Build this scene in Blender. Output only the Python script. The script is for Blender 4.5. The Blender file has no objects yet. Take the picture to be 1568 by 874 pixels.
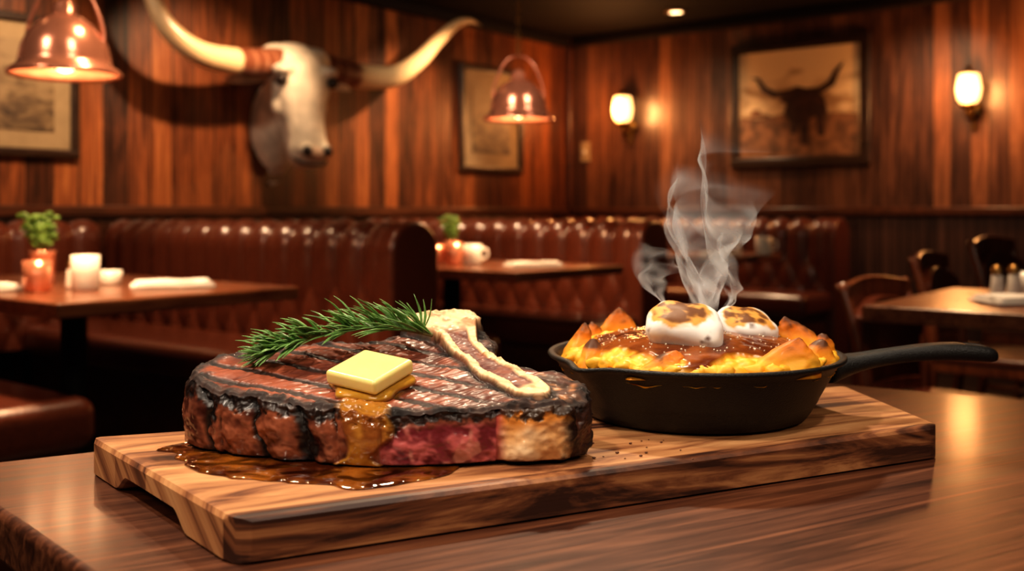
import bpy, math, random
import numpy as np
from mathutils import Vector, noise, Matrix
random.seed(7); np.random.seed(7)
scene=bpy.context.scene
try:
    scene.view_settings.view_transform='Standard'; scene.view_settings.look='Medium High Contrast'
except Exception: pass
pi=math.pi
# ------------------------------------------------------------------ nodes
def nm(name):
    m=bpy.data.materials.new(name); m.use_nodes=True
    nt=m.node_tree; b=nt.nodes['Principled BSDF']; return m,nt,b
def nd(nt,t,props=None,ins=None):
    n=nt.nodes.new(t)
    for k,v in (props or {}).items(): setattr(n,k,v)
    for k,v in (ins or {}).items():
        if isinstance(v,bpy.types.NodeSocket): nt.links.new(v,n.inputs[k])
        else: n.inputs[k].default_value=v
    return n
def ramp(nt,fac,stops):
    r=nt.nodes.new('ShaderNodeValToRGB'); e=r.color_ramp.elements
    while len(e)<len(stops): e.new(0.5)
    for i,(p,c) in enumerate(stops):
        e[i].position=p; e[i].color=(c[0],c[1],c[2],1)
    nt.links.new(fac,r.inputs[0]); return r.outputs[0]
def math_(nt,op,a,b=0.0):
    n=nt.nodes.new('ShaderNodeMath'); n.operation=op
    for i,v in enumerate((a,b)):
        if isinstance(v,bpy.types.NodeSocket): nt.links.new(v,n.inputs[i])
        else: n.inputs[i].default_value=v
    return n.outputs[0]
def bump(nt,b,h,strength=.3,dist=.01):
    n=nd(nt,'ShaderNodeBump',None,{'Height':h,'Strength':strength,'Distance':dist})
    nt.links.new(n.outputs[0],b.inputs['Normal'])
def simple(name,col,rough=.5,metal=0,nscale=40,var=.15,bmp=.1,coat=0,emis=None,estr=0,trans=0,sss=0,spec=.5):
    m,nt,b=nm(name)
    tc=nd(nt,'ShaderNodeTexCoord')
    n=nd(nt,'ShaderNodeTexNoise',None,{'Vector':tc.outputs['Object'],'Scale':nscale,'Detail':4.0})
    c0=[max(0,c*(1-var)) for c in col]; c1=[min(1,c*(1+var)) for c in col]
    nt.links.new(ramp(nt,n.outputs[0],[(.3,c0),(.7,c1)]),b.inputs['Base Color'])
    b.inputs['Roughness'].default_value=rough; b.inputs['Metallic'].default_value=metal
    b.inputs['Coat Weight'].default_value=coat; b.inputs['Coat Roughness'].default_value=.12
    b.inputs['Transmission Weight'].default_value=trans; b.inputs['Specular IOR Level'].default_value=spec
    if sss:
        b.inputs['Subsurface Weight'].default_value=sss; b.inputs['Subsurface Radius'].default_value=(.02,.012,.006); b.inputs['Subsurface Scale'].default_value=.6
    if emis:
        b.inputs['Emission Color'].default_value=(*emis,1); b.inputs['Emission Strength'].default_value=estr
    if bmp: bump(nt,b,n.outputs[0],bmp,.004)
    return m
def wood(name,stops,scale=(1,12,12),ns=2.5,rough=.35,rot=0,coat=.3,bmp=.1,dist=1.2):
    m,nt,b=nm(name)
    tc=nd(nt,'ShaderNodeTexCoord')
    r=nd(nt,'ShaderNodeMapping',None,{'Vector':tc.outputs['Object'],'Rotation':(0,0,rot)})
    mp=nd(nt,'ShaderNodeMapping',None,{'Vector':r.outputs[0],'Scale':scale})
    n=nd(nt,'ShaderNodeTexNoise',None,{'Vector':mp.outputs[0],'Scale':ns,'Detail':8.0,'Roughness':.62,'Distortion':dist})
    nt.links.new(ramp(nt,n.outputs[0],stops),b.inputs['Base Color'])
    rr=math_(nt,'ADD',math_(nt,'MULTIPLY',n.outputs[0],.25),rough-.12)
    nt.links.new(rr,b.inputs['Roughness'])
    b.inputs['Coat Weight'].default_value=coat; b.inputs['Coat Roughness'].default_value=.15
    bump(nt,b,n.outputs[0],bmp,.003)
    return m
def planks(name,axis,width,stops,rough=.38,gap=.47):
    m,nt,b=nm(name)
    tc=nd(nt,'ShaderNodeTexCoord'); sp=nd(nt,'ShaderNodeSeparateXYZ',None,{0:tc.outputs['Object']})
    x=sp.outputs[axis]; z=sp.outputs[2]
    c=math_(nt,'DIVIDE',x,width); idd=math_(nt,'FLOOR',c); fr=math_(nt,'FRACT',c)
    wn=nd(nt,'ShaderNodeTexWhiteNoise',{'noise_dimensions':'1D'},{'W':idd})
    cv=nd(nt,'ShaderNodeCombineXYZ',None,{0:math_(nt,'MULTIPLY',x,14.0),1:math_(nt,'MULTIPLY',idd,7.3),2:math_(nt,'MULTIPLY',z,1.1)})
    g=nd(nt,'ShaderNodeTexNoise',None,{'Vector':cv.outputs[0],'Scale':1.6,'Detail':7.0,'Roughness':.65,'Distortion':1.5})
    f=math_(nt,'ADD',math_(nt,'MULTIPLY',wn.outputs['Value'],.42),math_(nt,'MULTIPLY',math_(nt,'SUBTRACT',g.outputs[0],.25),1.15))
    col=ramp(nt,f,stops)
    gp=math_(nt,'GREATER_THAN',math_(nt,'ABSOLUTE',math_(nt,'SUBTRACT',fr,.5)),gap)
    mx=nd(nt,'ShaderNodeMix',{'data_type':'RGBA'},{0:gp}); nt.links.new(col,mx.inputs[6]); mx.inputs[7].default_value=(.008,.003,.002,1)
    nt.links.new(mx.outputs[2],b.inputs['Base Color'])
    nt.links.new(math_(nt,'ADD',math_(nt,'MULTIPLY',g.outputs[0],.25),rough-.12),b.inputs['Roughness'])
    b.inputs['Coat Weight'].default_value=.2; b.inputs['Coat Roughness'].default_value=.22
    h=math_(nt,'SUBTRACT',math_(nt,'MULTIPLY',g.outputs[0],.2),gp); bump(nt,b,h,.5,.008)
    return m
def vcol(name,bscale=220,bstr=.4,coat=.3,sss=0,spec=.5,bdist=.0015,var=.25):
    m,nt,b=nm(name)
    a=nd(nt,'ShaderNodeAttribute',{'attribute_name':'Col'})
    tc=nd(nt,'ShaderNodeTexCoord')
    n=nd(nt,'ShaderNodeTexNoise',None,{'Vector':tc.outputs['Object'],'Scale':bscale,'Detail':5.0,'Roughness':.55})
    k=math_(nt,'ADD',math_(nt,'MULTIPLY',n.outputs[0],var*2),1-var)
    vm=nd(nt,'ShaderNodeVectorMath',{'operation':'SCALE'},{0:a.outputs['Color'],'Scale':k})
    nt.links.new(vm.outputs[0],b.inputs['Base Color'])
    nt.links.new(a.outputs['Alpha'],b.inputs['Roughness'])
    b.inputs['Coat Weight'].default_value=coat; b.inputs['Coat Roughness'].default_value=.12
    b.inputs['Specular IOR Level'].default_value=spec
    if sss:
        b.inputs['Subsurface Weight'].default_value=sss; b.inputs['Subsurface Radius'].default_value=(.012,.006,.003); b.inputs['Subsurface Scale'].default_value=.5
    bump(nt,b,n.outputs[0],bstr,bdist)
    return m
# ------------------------------------------------------------------ mesh helpers
def group(name,loc=(0,0,0),rz=0):
    e=bpy.data.objects.new(name,None); e.location=loc; e.rotation_euler=(0,0,rz); e.empty_display_size=.1
    scene.collection.objects.link(e); return e
def mk(name,vs,fs,mat,parent=None,loc=(0,0,0),rot=(0,0,0),smooth=True,col=None):
    me=bpy.data.meshes.new(name); me.from_pydata([tuple(v) for v in vs],[],fs); me.update()
    o=bpy.data.objects.new(name,me); scene.collection.objects.link(o)
    if mat: me.materials.append(mat)
    if smooth: me.polygons.foreach_set('use_smooth',[True]*len(me.polygons))
    if col is not None:
        ca=me.color_attributes.new(name='Col',type='FLOAT_COLOR',domain='POINT')
        ca.data.foreach_set('color',np.asarray(col,dtype=np.float32).ravel())
    o.location=loc; o.rotation_euler=rot
    if parent: o.parent=parent
    return o
def box(name,c,s,mat,parent=None,bev=.005,rot=(0,0,0),seg=3):
    x,y,z=s[0]/2,s[1]/2,s[2]/2
    vs=[(-x,-y,-z),(x,-y,-z),(x,y,-z),(-x,y,-z),(-x,-y,z),(x,-y,z),(x,y,z),(-x,y,z)]
    fs=[(0,3,2,1),(4,5,6,7),(0,1,5,4),(1,2,6,5),(2,3,7,6),(3,0,4,7)]
    o=mk(name,vs,fs,mat,parent,c,rot,smooth=bev>0)
    if bev>0:
        b=o.modifiers.new('b','BEVEL'); b.width=bev; b.segments=seg
        o.modifiers.new('w','WEIGHTED_NORMAL')
    return o
def lathe(name,prof,mat,parent=None,loc=(0,0,0),seg=48,rot=(0,0,0)):
    vs=[];fs=[];n=len(prof)
    for i in range(seg):
        a=2*pi*i/seg
        for r,z in prof: vs.append((r*math.cos(a),r*math.sin(a),z))
    for i in range(seg):
        j=(i+1)%seg
        for k in range(n-1): fs.append((i*n+k,j*n+k,j*n+k+1,i*n+k+1))
    return mk(name,vs,fs,mat,parent,loc,rot)
def smoothpath(pts,rad,sub=8):
    P=[Vector(p) for p in pts]; out=[];ro=[]
    for i in range(len(P)-1):
        p0=P[max(i-1,0)];p1=P[i];p2=P[i+1];p3=P[min(i+2,len(P)-1)]
        for k in range(sub):
            t=k/sub
            out.append(.5*((2*p1)+(p2-p0)*t+(2*p0-5*p1+4*p2-p3)*t*t+(3*p1-p0-3*p2+p3)*t**3)); ro.append(rad[i]*(1-t)+rad[i+1]*t)
    out.append(P[-1]); ro.append(rad[-1]); return out,ro
def tube(name,pts,rad,mat,parent=None,seg=12,sub=8,loc=(0,0,0),data=False,flat=1.0):
    if not hasattr(rad,'__len__'): rad=[rad]*len(pts)
    P,R=smoothpath(pts,rad,sub) if sub>1 else ([Vector(p) for p in pts],rad)
    vs=[];fs=[]; up=Vector((0,0,1))
    T=(P[1]-P[0]).normalized()
    if abs(T.dot(up))>.9: up=Vector((0,1,0))
    n=(up-T*up.dot(T)).normalized()
    for i,p in enumerate(P):
        T=(P[min(i+1,len(P)-1)]-P[max(i-1,0)]).normalized()
        n=(n-T*n.dot(T)).normalized(); b=T.cross(n)
        for k in range(seg):
            a=2*pi*k/seg; vs.append(p+(n*math.cos(a)*flat+b*math.sin(a))*R[i])
    for i in range(len(P)-1):
        for k in range(seg):
            k2=(k+1)%seg; fs.append((i*seg+k,i*seg+k2,(i+1)*seg+k2,(i+1)*seg+k))
    fs.append(tuple(range(seg))[::-1]); fs.append(tuple((len(P)-1)*seg+k for k in range(seg)))
    if data: return vs,fs
    return mk(name,vs,fs,mat,parent,loc)
def merge(parts):
    V=[];F=[]
    for v,f in parts:
        o=len(V); V+=list(v); F+=[tuple(i+o for i in q) for q in f]
    return V,F
def loft(rings):
    vs=[];fs=[];n=len(rings[0])
    for r in rings: vs+=r
    for i in range(len(rings)-1):
        for k in range(n):
            k2=(k+1)%n; fs.append((i*n+k,i*n+k2,(i+1)*n+k2,(i+1)*n+k))
    fs.append(tuple(range(n))[::-1]); fs.append(tuple((len(rings)-1)*n+k for k in range(n)))
    return vs,fs
def sphere(r=(1,1,1),c=(0,0,0),nu=20,nv=12):
    rings=[]
    for i in range(nv+1):
        ph=-pi/2+pi*(i+.02)/(nv+.04)
        rings.append([Vector((c[0]+r[0]*math.cos(ph)*math.cos(2*pi*k/nu),c[1]+r[1]*math.cos(ph)*math.sin(2*pi*k/nu),c[2]+r[2]*math.sin(ph))) for k in range(nu)])
    return loft(rings)
def fnoise(x,y,z,s,o=4): return noise.fractal(Vector((x*s,y*s,z*s)),.8,2.0,o)
U=Vector((.6247,.7809,0)); V=Vector((-.7809,.6247,0)); RU=math.atan2(.7809,.6247); RR=math.atan2(-.6247,.7809)
def uv(u,v,z=0): return U*u+V*v+Vector((0,0,z))
# ------------------------------------------------------------------ materials
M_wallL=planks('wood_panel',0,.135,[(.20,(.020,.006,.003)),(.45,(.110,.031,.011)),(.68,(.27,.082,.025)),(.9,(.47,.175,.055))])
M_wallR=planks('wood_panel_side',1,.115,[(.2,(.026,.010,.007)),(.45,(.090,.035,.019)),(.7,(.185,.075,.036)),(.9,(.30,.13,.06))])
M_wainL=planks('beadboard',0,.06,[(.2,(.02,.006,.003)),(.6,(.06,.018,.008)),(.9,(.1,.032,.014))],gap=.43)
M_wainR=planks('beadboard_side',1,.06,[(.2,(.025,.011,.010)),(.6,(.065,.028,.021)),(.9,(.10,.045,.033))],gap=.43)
M_trim=wood('dark_trim_wood',[(.3,(.03,.01,.005)),(.7,(.11,.032,.012))])
M_leather=simple('oxblood_leather',(.115,.029,.015),rough=.30,nscale=90,var=.2,bmp=.25,coat=.45)
M_tabletop=wood('table_wood',[(.3,(.07,.021,.010)),(.5,(.14,.046,.020)),(.75,(.25,.095,.042))],scale=(1.2,14,14),rough=.3)
M_fgtable=wood('walnut_table',[(.30,(.022,.007,.004)),(.47,(.070,.021,.009)),(.60,(.13,.043,.018)),(.78,(.24,.085,.035))],scale=(1.3,24,24),ns=2.4,rough=.42,rot=-.52,coat=.10,bmp=.12)
M_black=simple('black_iron',(.010,.009,.009),rough=.5,metal=.0,bmp=.15)
M_castiron=simple('cast_iron',(.008,.0076,.0076),rough=.44,metal=.0,nscale=700,var=.4,bmp=.35,coat=.0,spec=.40)
M_copper=simple('copper',(.84,.35,.22),rough=.24,metal=.62,nscale=20,var=.12,bmp=.04,coat=.4)
M_brass=simple('aged_brass',(.30,.17,.06),rough=.35,metal=1)
M_white=simple('white_ceramic',(.76,.74,.70),rough=.25,var=.05,bmp=0)
M_linen=simple('linen_napkin',(.74,.72,.70),rough=.9,var=.08,bmp=.2,nscale=200)
M_bulb=simple('warm_bulb',(1,.8,.5),emis=(1,.60,.28),estr=9,bmp=0)
M_glow=simple('sconce_glass',(1,.75,.45),emis=(1,.50,.17),estr=3.4,bmp=0,nscale=12)
M_floor=planks('floor_boards',0,.15,[(.2,(.012,.005,.003)),(.6,(.035,.013,.007)),(.9,(.06,.025,.012))])
M_ceil=simple('dark_ceiling',(.008,.004,.003),rough=.8,nscale=6,spec=.2)
M_leaf=simple('plant_leaf',(.11,.22,.04),rough=.5,var=.4)
M_chair=wood('chair_wood',[(.3,(.07,.018,.008)),(.7,(.24,.07,.028))],scale=(12,12,1.5),rough=.3)
M_hide=simple('bleached_hide',(.68,.59,.48),rough=.8,nscale=9,var=.28,bmp=.5)
M_nose=simple('nose_skin',(.42,.28,.20),rough=.6,nscale=20,var=.2)
M_dark=simple('dark_socket',(.02,.012,.01),rough=.4)
M_frame=wood('frame_wood',[(.3,(.012,.006,.004)),(.7,(.05,.022,.012))])
M_mat=simple('mat_board',(.34,.25,.15),rough=.9,nscale=8)
M_horn=vcol('horn',bscale=60,bstr=.15,coat=.4,bdist=.002,var=.12)
# ------------------------------------------------------------------ room shell
UC,VC=6.99,4.99; H=2.45
def wbox(name,u0,u1,v0,v1,z0,z1,mat,bev=0,parent=None):
    c=uv((u0+u1)/2,(v0+v1)/2,(z0+z1)/2)
    return box(name,c,(u1-u0,v1-v0,z1-z0),mat,None,bev,(0,0,RU))
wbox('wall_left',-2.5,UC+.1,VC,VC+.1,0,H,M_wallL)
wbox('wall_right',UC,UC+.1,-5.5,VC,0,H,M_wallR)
wbox('floor',-2.5,UC+.1,-5.5,VC+.1,-.1,0,M_floor)
wbox('ceiling',-2.5,UC+.1,-5.5,VC+.1,H,H+.1,M_ceil)
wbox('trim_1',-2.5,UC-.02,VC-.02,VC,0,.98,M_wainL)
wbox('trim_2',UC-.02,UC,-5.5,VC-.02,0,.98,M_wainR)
wbox('trim_3',-2.5,UC-.05,VC-.05,VC,.98,1.035,M_trim,.008)
wbox('trim_4',UC-.05,UC,-5.5,VC,.98,1.035,M_trim,.008)
wbox('trim_5',-2.5,UC-.08,VC-.08,VC,2.37,2.45,M_ceil,.015)
wbox('trim_6',UC-.08,UC,-5.5,VC-.08,2.37,2.45,M_ceil,.015)
wbox('trim_7',UC-.06,UC,VC-.06,VC,1.035,2.37,M_trim,.01)
# ------------------------------------------------------------------ booths
def tuft(name,L,mat,parent,loc,rz,ztop=.95,th=.10,z0=.36,p=.15,backflat=False):
    per=[]
    for i in range(26): per.append((-th,z0+(ztop-th-z0)*i/26,-1,0))
    for i in range(13):
        a=pi-pi*i/12; per.append((th*math.cos(a),ztop-th+th*math.sin(a),math.cos(a),math.sin(a)))
    for i in range(25,-1,-1): per.append((th,z0+(ztop-th-z0)*i/26,1,0))
    ny=int(L/.0125); vs=[];fs=[];n=len(per)
    for j in range(ny+1):
        y=L*j/ny
        for (x,z,nx,nz) in per:
            zb=.70
            if z>zb: g=abs(math.sin(pi*y/p))**.5
            else:
                q=(z-zb)/.26
                g=(abs(math.sin(pi*(y/p+q)))*abs(math.sin(pi*(y/p-q)))+1e-6)**.25
            d=.040*(g-.6)
            if backflat and nx>.5: d=0
            vs.append((x+nx*d,y,z+nz*d))
    for j in range(ny):
        for k in range(n-1): fs.append((j*n+k,j*n+k+1,(j+1)*n+k+1,(j+1)*n+k))
    return mk(name,vs,fs,mat,parent,loc,(0,0,rz))
def roundpanel(name,w,h,t,mat,parent,loc):
    r=min(w*.48,.12); pts=[(-w/2,0),(-w/2,h-r)]
    for i in range(1,8): a=pi-pi/2*i/8; pts.append((-w/2+r+r*math.cos(a),h-r+r*math.sin(a)))
    for i in range(0,8): a=pi/2-pi/2*i/8; pts.append((w/2-r+r*math.cos(a),h-r+r*math.sin(a)))
    pts+= [(w/2,h-r),(w/2,0)]
    n=len(pts); vs=[(x,-t/2,z) for x,z in pts]+[(x,t/2,z) for x,z in pts]
    fs=[tuple(range(n)),tuple(range(2*n-1,n-1,-1))]+[(i,(i+1)%n+0,(i+1)%n+n,i+n)[::-1] for i in range(n)]
    o=mk(name,vs,fs,mat,parent,loc); b=o.modifiers.new('b','BEVEL'); b.width=.022; b.segments=4; b.limit_method='ANGLE'; b.angle_limit=.9
    o.modifiers.new('w','WEIGHTED_NORMAL'); return o
def booth(u0,seatL,seatR,v0=2.80,vend=4.86,wall=None):
    g=group('leather_booth',uv(u0,v0),RU); L=vend-v0
    tuft('tufted_back',L-.04,M_leather,g,(0,.04,0),0)
    roundpanel('end_panel',.27,.965,.10,M_leather,g,(0,.03,0))
    if seatL:
        box('seat_cushion',(-.34,L/2-.02,.40),(.46,L-.04,.15),M_leather,g,.05,seg=5)
        box('seat_base',(-.32,L/2,.165),(.40,L-.1,.32),M_trim,g,.01)
    if seatR:
        box('seat_cushion_rear',(.34,L/2-.02,.40),(.46,L-.04,.15),M_leather,g,.05,seg=5)
        box('seat_base_rear',(.32,L/2,.165),(.40,L-.1,.32),M_trim,g,.01)
    box('plinth',(0,L/2+.02,.18),(.16,L-.08,.36),M_trim,g,.01)
    if wall:
        ua,ub=wall
        tuft('wall_side_back',ub-ua,M_leather,g,(ub-u0,VC-.13-v0,0),pi/2,ztop=.95,th=.075)
booth(.98,False,True,2.74,wall=(1.20,2.72)); booth(2.88,True,True,wall=(3.04,4.46)); booth(4.62,True,True,2.76,wall=(4.78,6.60)); booth(6.76,True,False,2.58)
# ------------------------------------------------------------------ tables
def table(u0,u1,v0,v1):
    g=group('restaurant_table',uv((u0+u1)/2,(v0+v1)/2),RU)
    box('table_top',(0,0,.7225),(u1-u0,v1-v0,.045),M_tabletop,g,.008)
    lathe('pedestal',[(0,.0),(.26,.0),(.26,.015),(.06,.05),(.045,.09),(.045,.66),(.12,.69),(.12,.70),(0,.70)],M_black,g)
    return g
table(1.44,2.30,2.78,4.2); table(3.41,4.25,2.70,4.2); table(5.25,6.05,2.68,4.2); table(2.80,3.66,-.3,1.01)
# ------------------------------------------------------------------ chairs
def chair(loc,rz,sz=1.0):
    g=group('dining_chair',loc,rz); g.scale=(1,1,sz)
    for n,(x,y) in enumerate(((.19,.19),(.19,-.19))):
        tube('leg_%d'%(n+1),[(x,y,.43),(x+.01,y*1.03,0)],[.022,.015],M_chair,g,8,1)
    for n,y in enumerate((.19,-.19)):
        tube('back_post_%d'%(n+1),[(-.25,y*1.05,0),(-.2,y,.44),(-.22,y,.65),(-.28,y*1.03,.87)],[.016,.023,.02,.017],M_chair,g,8,5)
    box('seat_rail',(0,0,.42),(.42,.42,.05),M_chair,g,.01)
    box('seat_pad',(0,0,.455),(.43,.43,.05),M_leather,g,.022)
    def rail(nm_,z,h,x,t=.024,m=M_chair):
        vs=[];fs=[];N=14
        for i in range(N+1):
            y=-.2+.4*i/N; xx=x-.03*math.cos((y/.2)*pi/2)
            zz=h/2*(1+.25*math.cos((y/.2)*pi/2))
            vs+=[(xx-t/2,y,z-h/2),(xx+t/2,y,z-h/2),(xx+t/2,y,z-h/2+zz*2-.0),(xx-t/2,y,z-h/2+zz*2)]
        for i in range(N):
            for k in range(4): fs.append((i*4+k,i*4+(k+1)%4,i*4+4+(k+1)%4,i*4+4+k))
        fs.append((3,2,1,0)); fs.append((N*4,N*4+1,N*4+2,N*4+3))
        o=mk(nm_,vs,fs,m,g); b=o.modifiers.new('b','BEVEL'); b.width=.006; b.segments=2; o.modifiers.new('w','WEIGHTED_NORMAL')
    rail('crest_rail',.82,.09,-.26); rail('back_pad',.64,.24,-.225,.04,M_leather); rail('low_rail',.50,.04,-.205)
    tube('stretcher',[(.19,.19,.2),(-.22,.19,.2)],.011,M_chair,g,8,1); tube('stretcher_2',[(.19,-.19,.2),(-.22,-.19,.2)],.011,M_chair,g,8,1)
chair((1.34,3.06,0),math.atan2(-V.y,-V.x)-.15,.90)
chair((1.92,4.02,0),math.atan2(-V.y,-V.x)+.0,.95)
chair(uv(5.2,1.0,0),math.atan2(-V.y,-V.x)-.2)
chair(uv(4.15,.35,0),RU+pi)
# ------------------------------------------------------------------ table-top props
ZT=.745
def plant(loc,s=1):
    g=group('potted_plant',loc)
    lathe('pot',[(0,0),(.032*s,0),(.036*s,.09*s),(.038*s,.095*s),(.033*s,.095*s),(.03*s,.08*s),(0,.08*s)],M_copper,g,seg=32)
    parts=[]
    for i in range(46):
        a=random.uniform(0,2*pi); l=random.uniform(.06,.13)*s; t=random.uniform(.1,.5)
        p=Vector((0,0,.08*s)); d=Vector((math.cos(a)*t,math.sin(a)*t,1)).normalized()
        e=p+d*l; parts.append(tube('',[p,p+d*l*.5,e],[.0015,.0015,.001],None,None,4,1,data=True))
        for k in range(3):
            c=p+d*l*(.55+.22*k)+Vector((random.uniform(-.01,.01),random.uniform(-.01,.01),0))
            parts.append(sphere((.013*s,.010*s,.007*s),c,8,5))
    v,f=merge(parts); mk('leaves',v,f,M_leaf,g)
def cup(name,loc,r,h,mat,handle=False):
    g=group(name,loc)
    lathe('cup_body',[(0,0),(r*.85,0),(r*.95,h*.1),(r,h*.5),(r,h),(r*.9,h),(r*.88,h*.15),(0,h*.12)],mat,g,seg=32)
    if handle: tube('handle',[(r*.9,0,h*.8),(r*1.5,0,h*.75),(r*1.55,0,h*.4),(r*.9,0,h*.25)],.006,mat,g)
def shaker(loc):
    g=group('salt_shaker',loc)
    lathe('glass_body',[(0,0),(.02,0),(.022,.01),(.017,.06),(.016,.07),(0,.07)],M_white,g,seg=24)
    lathe('metal_cap',[(.0175,.068),(.018,.085),(.012,.095),(0,.098)],M_brass,g,seg=24)
def napkin(loc,rz,w=.22,d=.14):
    g=group('folded_napkin',loc,rz)
    for i in range(3):
        vs=[];fs=[];N=12
        z=.005+i*.007
        for a in range(N+1):
            for b in range(N+1):
                x=(a/N-.5)*w*(1-.06*i); y=(b/N-.5)*d*(1-.06*i)
                vs.append((x,y,z+.003*fnoise(x+i,y,i,14,2)+.004))
        for a in range(N):
            for b in range(N): fs.append((a*(N+1)+b,(a+1)*(N+1)+b,(a+1)*(N+1)+b+1,a*(N+1)+b+1))
        o=mk('fold_%d'%(i+1),vs,fs,M_linen,g); s=o.modifiers.new('s','SOLIDIFY'); s.thickness=.005; s.offset=-1
plant((-1.66,3.62,ZT),1.25); cup('copper_mug',(-1.53,3.30,ZT),.045,.10,M_copper); shaker((-1.47,3.42,ZT))
cup('white_jar',(-1.40,3.36,ZT),.045,.115,M_white); cup('sugar_bowl',(-1.42,3.62,ZT),.04,.05,M_white)
napkin((-1.16,3.50,ZT),.35,.27,.17); napkin((-1.72,3.28,ZT),.9,.25,.16)
plant((-.315,5.25,ZT),1.15); cup('copper_mug',(-.37,4.95,ZT),.042,.10,M_copper); cup('copper_mug',(-.28,4.93,ZT),.042,.11,M_copper)
cup('white_mug',(-.19,4.95,ZT),.045,.10,M_white,True); napkin((.10,4.78,ZT),.3,.26,.15)
cup('white_mug',(1.50,6.10,ZT),.05,.11,M_white,True); shaker((1.38,6.25,ZT)); napkin((1.22,6.02,ZT),.4)
shaker((1.46,3.08,ZT)); shaker((1.53,3.12,ZT)); cup('sugar_bowl',(1.60,3.18,ZT),.045,.07,M_white); napkin((1.44,2.86,ZT),.1,.26,.16)
# ------------------------------------------------------------------ lights helpers
def spot(name,loc,tgt,e,size=1.2,blend=.6,col=(1,.66,.38),rad=.06):
    l=bpy.data.lights.new(name,'SPOT'); l.energy=e; l.color=col; l.spot_size=size; l.spot_blend=blend; l.shadow_soft_size=rad
    o=bpy.data.objects.new(name,l); scene.collection.objects.link(o); o.location=loc
    o.rotation_euler=(Vector(tgt)-Vector(loc)).to_track_quat('-Z','Y').to_euler(); return o
# ------------------------------------------------------------------ pendants
def pendant(loc,ek=1.0):
    g=group('copper_pendant_lamp',loc)
    pr=[(.165,0),(.166,.008),(.158,.020),(.138,.032),(.134,.05),(.126,.09),(.108,.13),(.08,.162),(.05,.182),(.036,.188),(.036,.215),(.028,.225),(.012,.24),(0,.24)]
    inn=[(.0,.18),(.045,.175),(.075,.155),(.103,.124),(.121,.086),(.129,.048),(.134,.03),(.155,.014),(.165,0)]
    lathe('shade',inn+pr[1:],M_copper,g,seg=64)
    tube('yoke',[(-.118,0,.085),(-.115,0,.15),(-.08,0,.24),(-.045,0,.285),(0,0,.30),(.045,0,.285),(.08,0,.24),(.115,0,.15),(.118,0,.085)],.006,M_copper,g,8)
    lathe('socket',[(0,.08),(.022,.08),(.022,.185),(0,.185)],M_brass,g,seg=20)
    v,f=sphere((.036,.036,.042),(0,0,.052)); mk('bulb',v,f,M_bulb,g)
    top=H-loc[2]; parts=[]; n=int((top-.30)/.032)
    for i in range(n):
        z=.305+.032*i; ring=[]
        for k in range(13):
            a=2*pi*k/12; x=.009*math.cos(a); ring.append((x,0,z+.02*math.sin(a)) if i%2 else (0,x,z+.02*math.sin(a)))
        parts.append(tube('',ring,.003,None,None,6,1,data=True))
    v,f=merge(parts); mk('chain',v,f,M_brass,g)
    lathe('canopy',[(0,top-.03),(.05,top-.025),(.06,top-.001),(0,top-.001)],M_brass,g,seg=24)
    l=bpy.data.lights.new('pendant_bulb','SPOT'); l.energy=55; l.color=(1,.62,.32); l.shadow_soft_size=.04; l.spot_size=2.4; l.spot_blend=.8
    o=bpy.data.objects.new('bulb_light',l); scene.collection.objects.link(o); o.parent=g; o.location=(0,0,-.01)
    for k in range(4):
        l=bpy.data.lights.new('pendant_glow','POINT'); l.energy=1.8; l.color=(1,.6,.3); l.shadow_soft_size=.01
        o=bpy.data.objects.new('glow_light',l); scene.collection.objects.link(o); o.parent=g; o.location=(.085*math.cos(k*1.57+.5),.085*math.sin(k*1.57+.5),.025)
    L=Vector(loc)+Vector((0,0,.1))
    spot('pendant_fill',L+Vector((-.55,-1.0,.85)),L,30*ek,.42,.5,(1,.74,.54),.14)  # added spots that brighten the copper shade, no fixture behind them
    spot('pendant_fill',L+Vector((.7,-.8,.80)),L,18*ek,.42,.5,(1,.76,.56),.12)
pendant((-1.37,3.14,1.418),.8); pendant((.03,4.78,1.43),1.3)
# ------------------------------------------------------------------ sconces
def sconce(s,zc,k=1.0):
    g=group('wall_sconce',uv(UC,VC-s,zc),RR)
    lathe('backplate',[(0,0),(.05*k,0),(.06*k,.01),(.045*k,.02),(0,.03)],M_brass,g,(0,0,-.10*k),32,(pi/2,0,0))
    box('back_bar',(0,-.015,-.06*k),(.03,.03,.34*k),M_brass,g,.012)
    tube('arm',[(0,-.02,-.12*k),(0,-.08,-.17*k),(0,-.13,-.13*k),(0,-.13,-.09*k)],.011*k,M_brass,g)
    lathe('cup',[(0,-.10*k),(.03*k,-.098*k),(.055*k,-.075*k),(.06*k,-.065*k),(0,-.065*k)],M_brass,g,(0,-.13,0),32)
    lathe('glass_shade',[(.045*k,-.065*k),(.068*k,-.03*k),(.078*k,.03*k),(.07*k,.085*k),(.062*k,.125*k),(.055*k,.128*k),(.0,.128*k)],M_glow,g,(0,-.13,0),32)
    lathe('finial',[(.05*k,.125*k),(.052*k,.135*k),(.02*k,.15*k),(.014*k,.18*k),(0,.19*k)],M_brass,g,(0,-.13,0),24)
    l=bpy.data.lights.new('sconce','POINT'); l.energy=32; l.color=(1,.43,.14); l.shadow_soft_size=.09
    o=bpy.data.objects.new('sconce_light',l); scene.collection.objects.link(o); o.parent=g; o.location=(0,-.26,.03)
sconce(.62,1.78,1.05); sconce(3.20,1.75,.98)
g=group('light_switch',uv(UC,VC-.18,1.50),RR); box('plate',(0,-.008,0),(.09,.012,.16),M_mat,g,.004); box('toggle',(0,-.02,0),(.015,.02,.03),M_white,g,.003)
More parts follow.
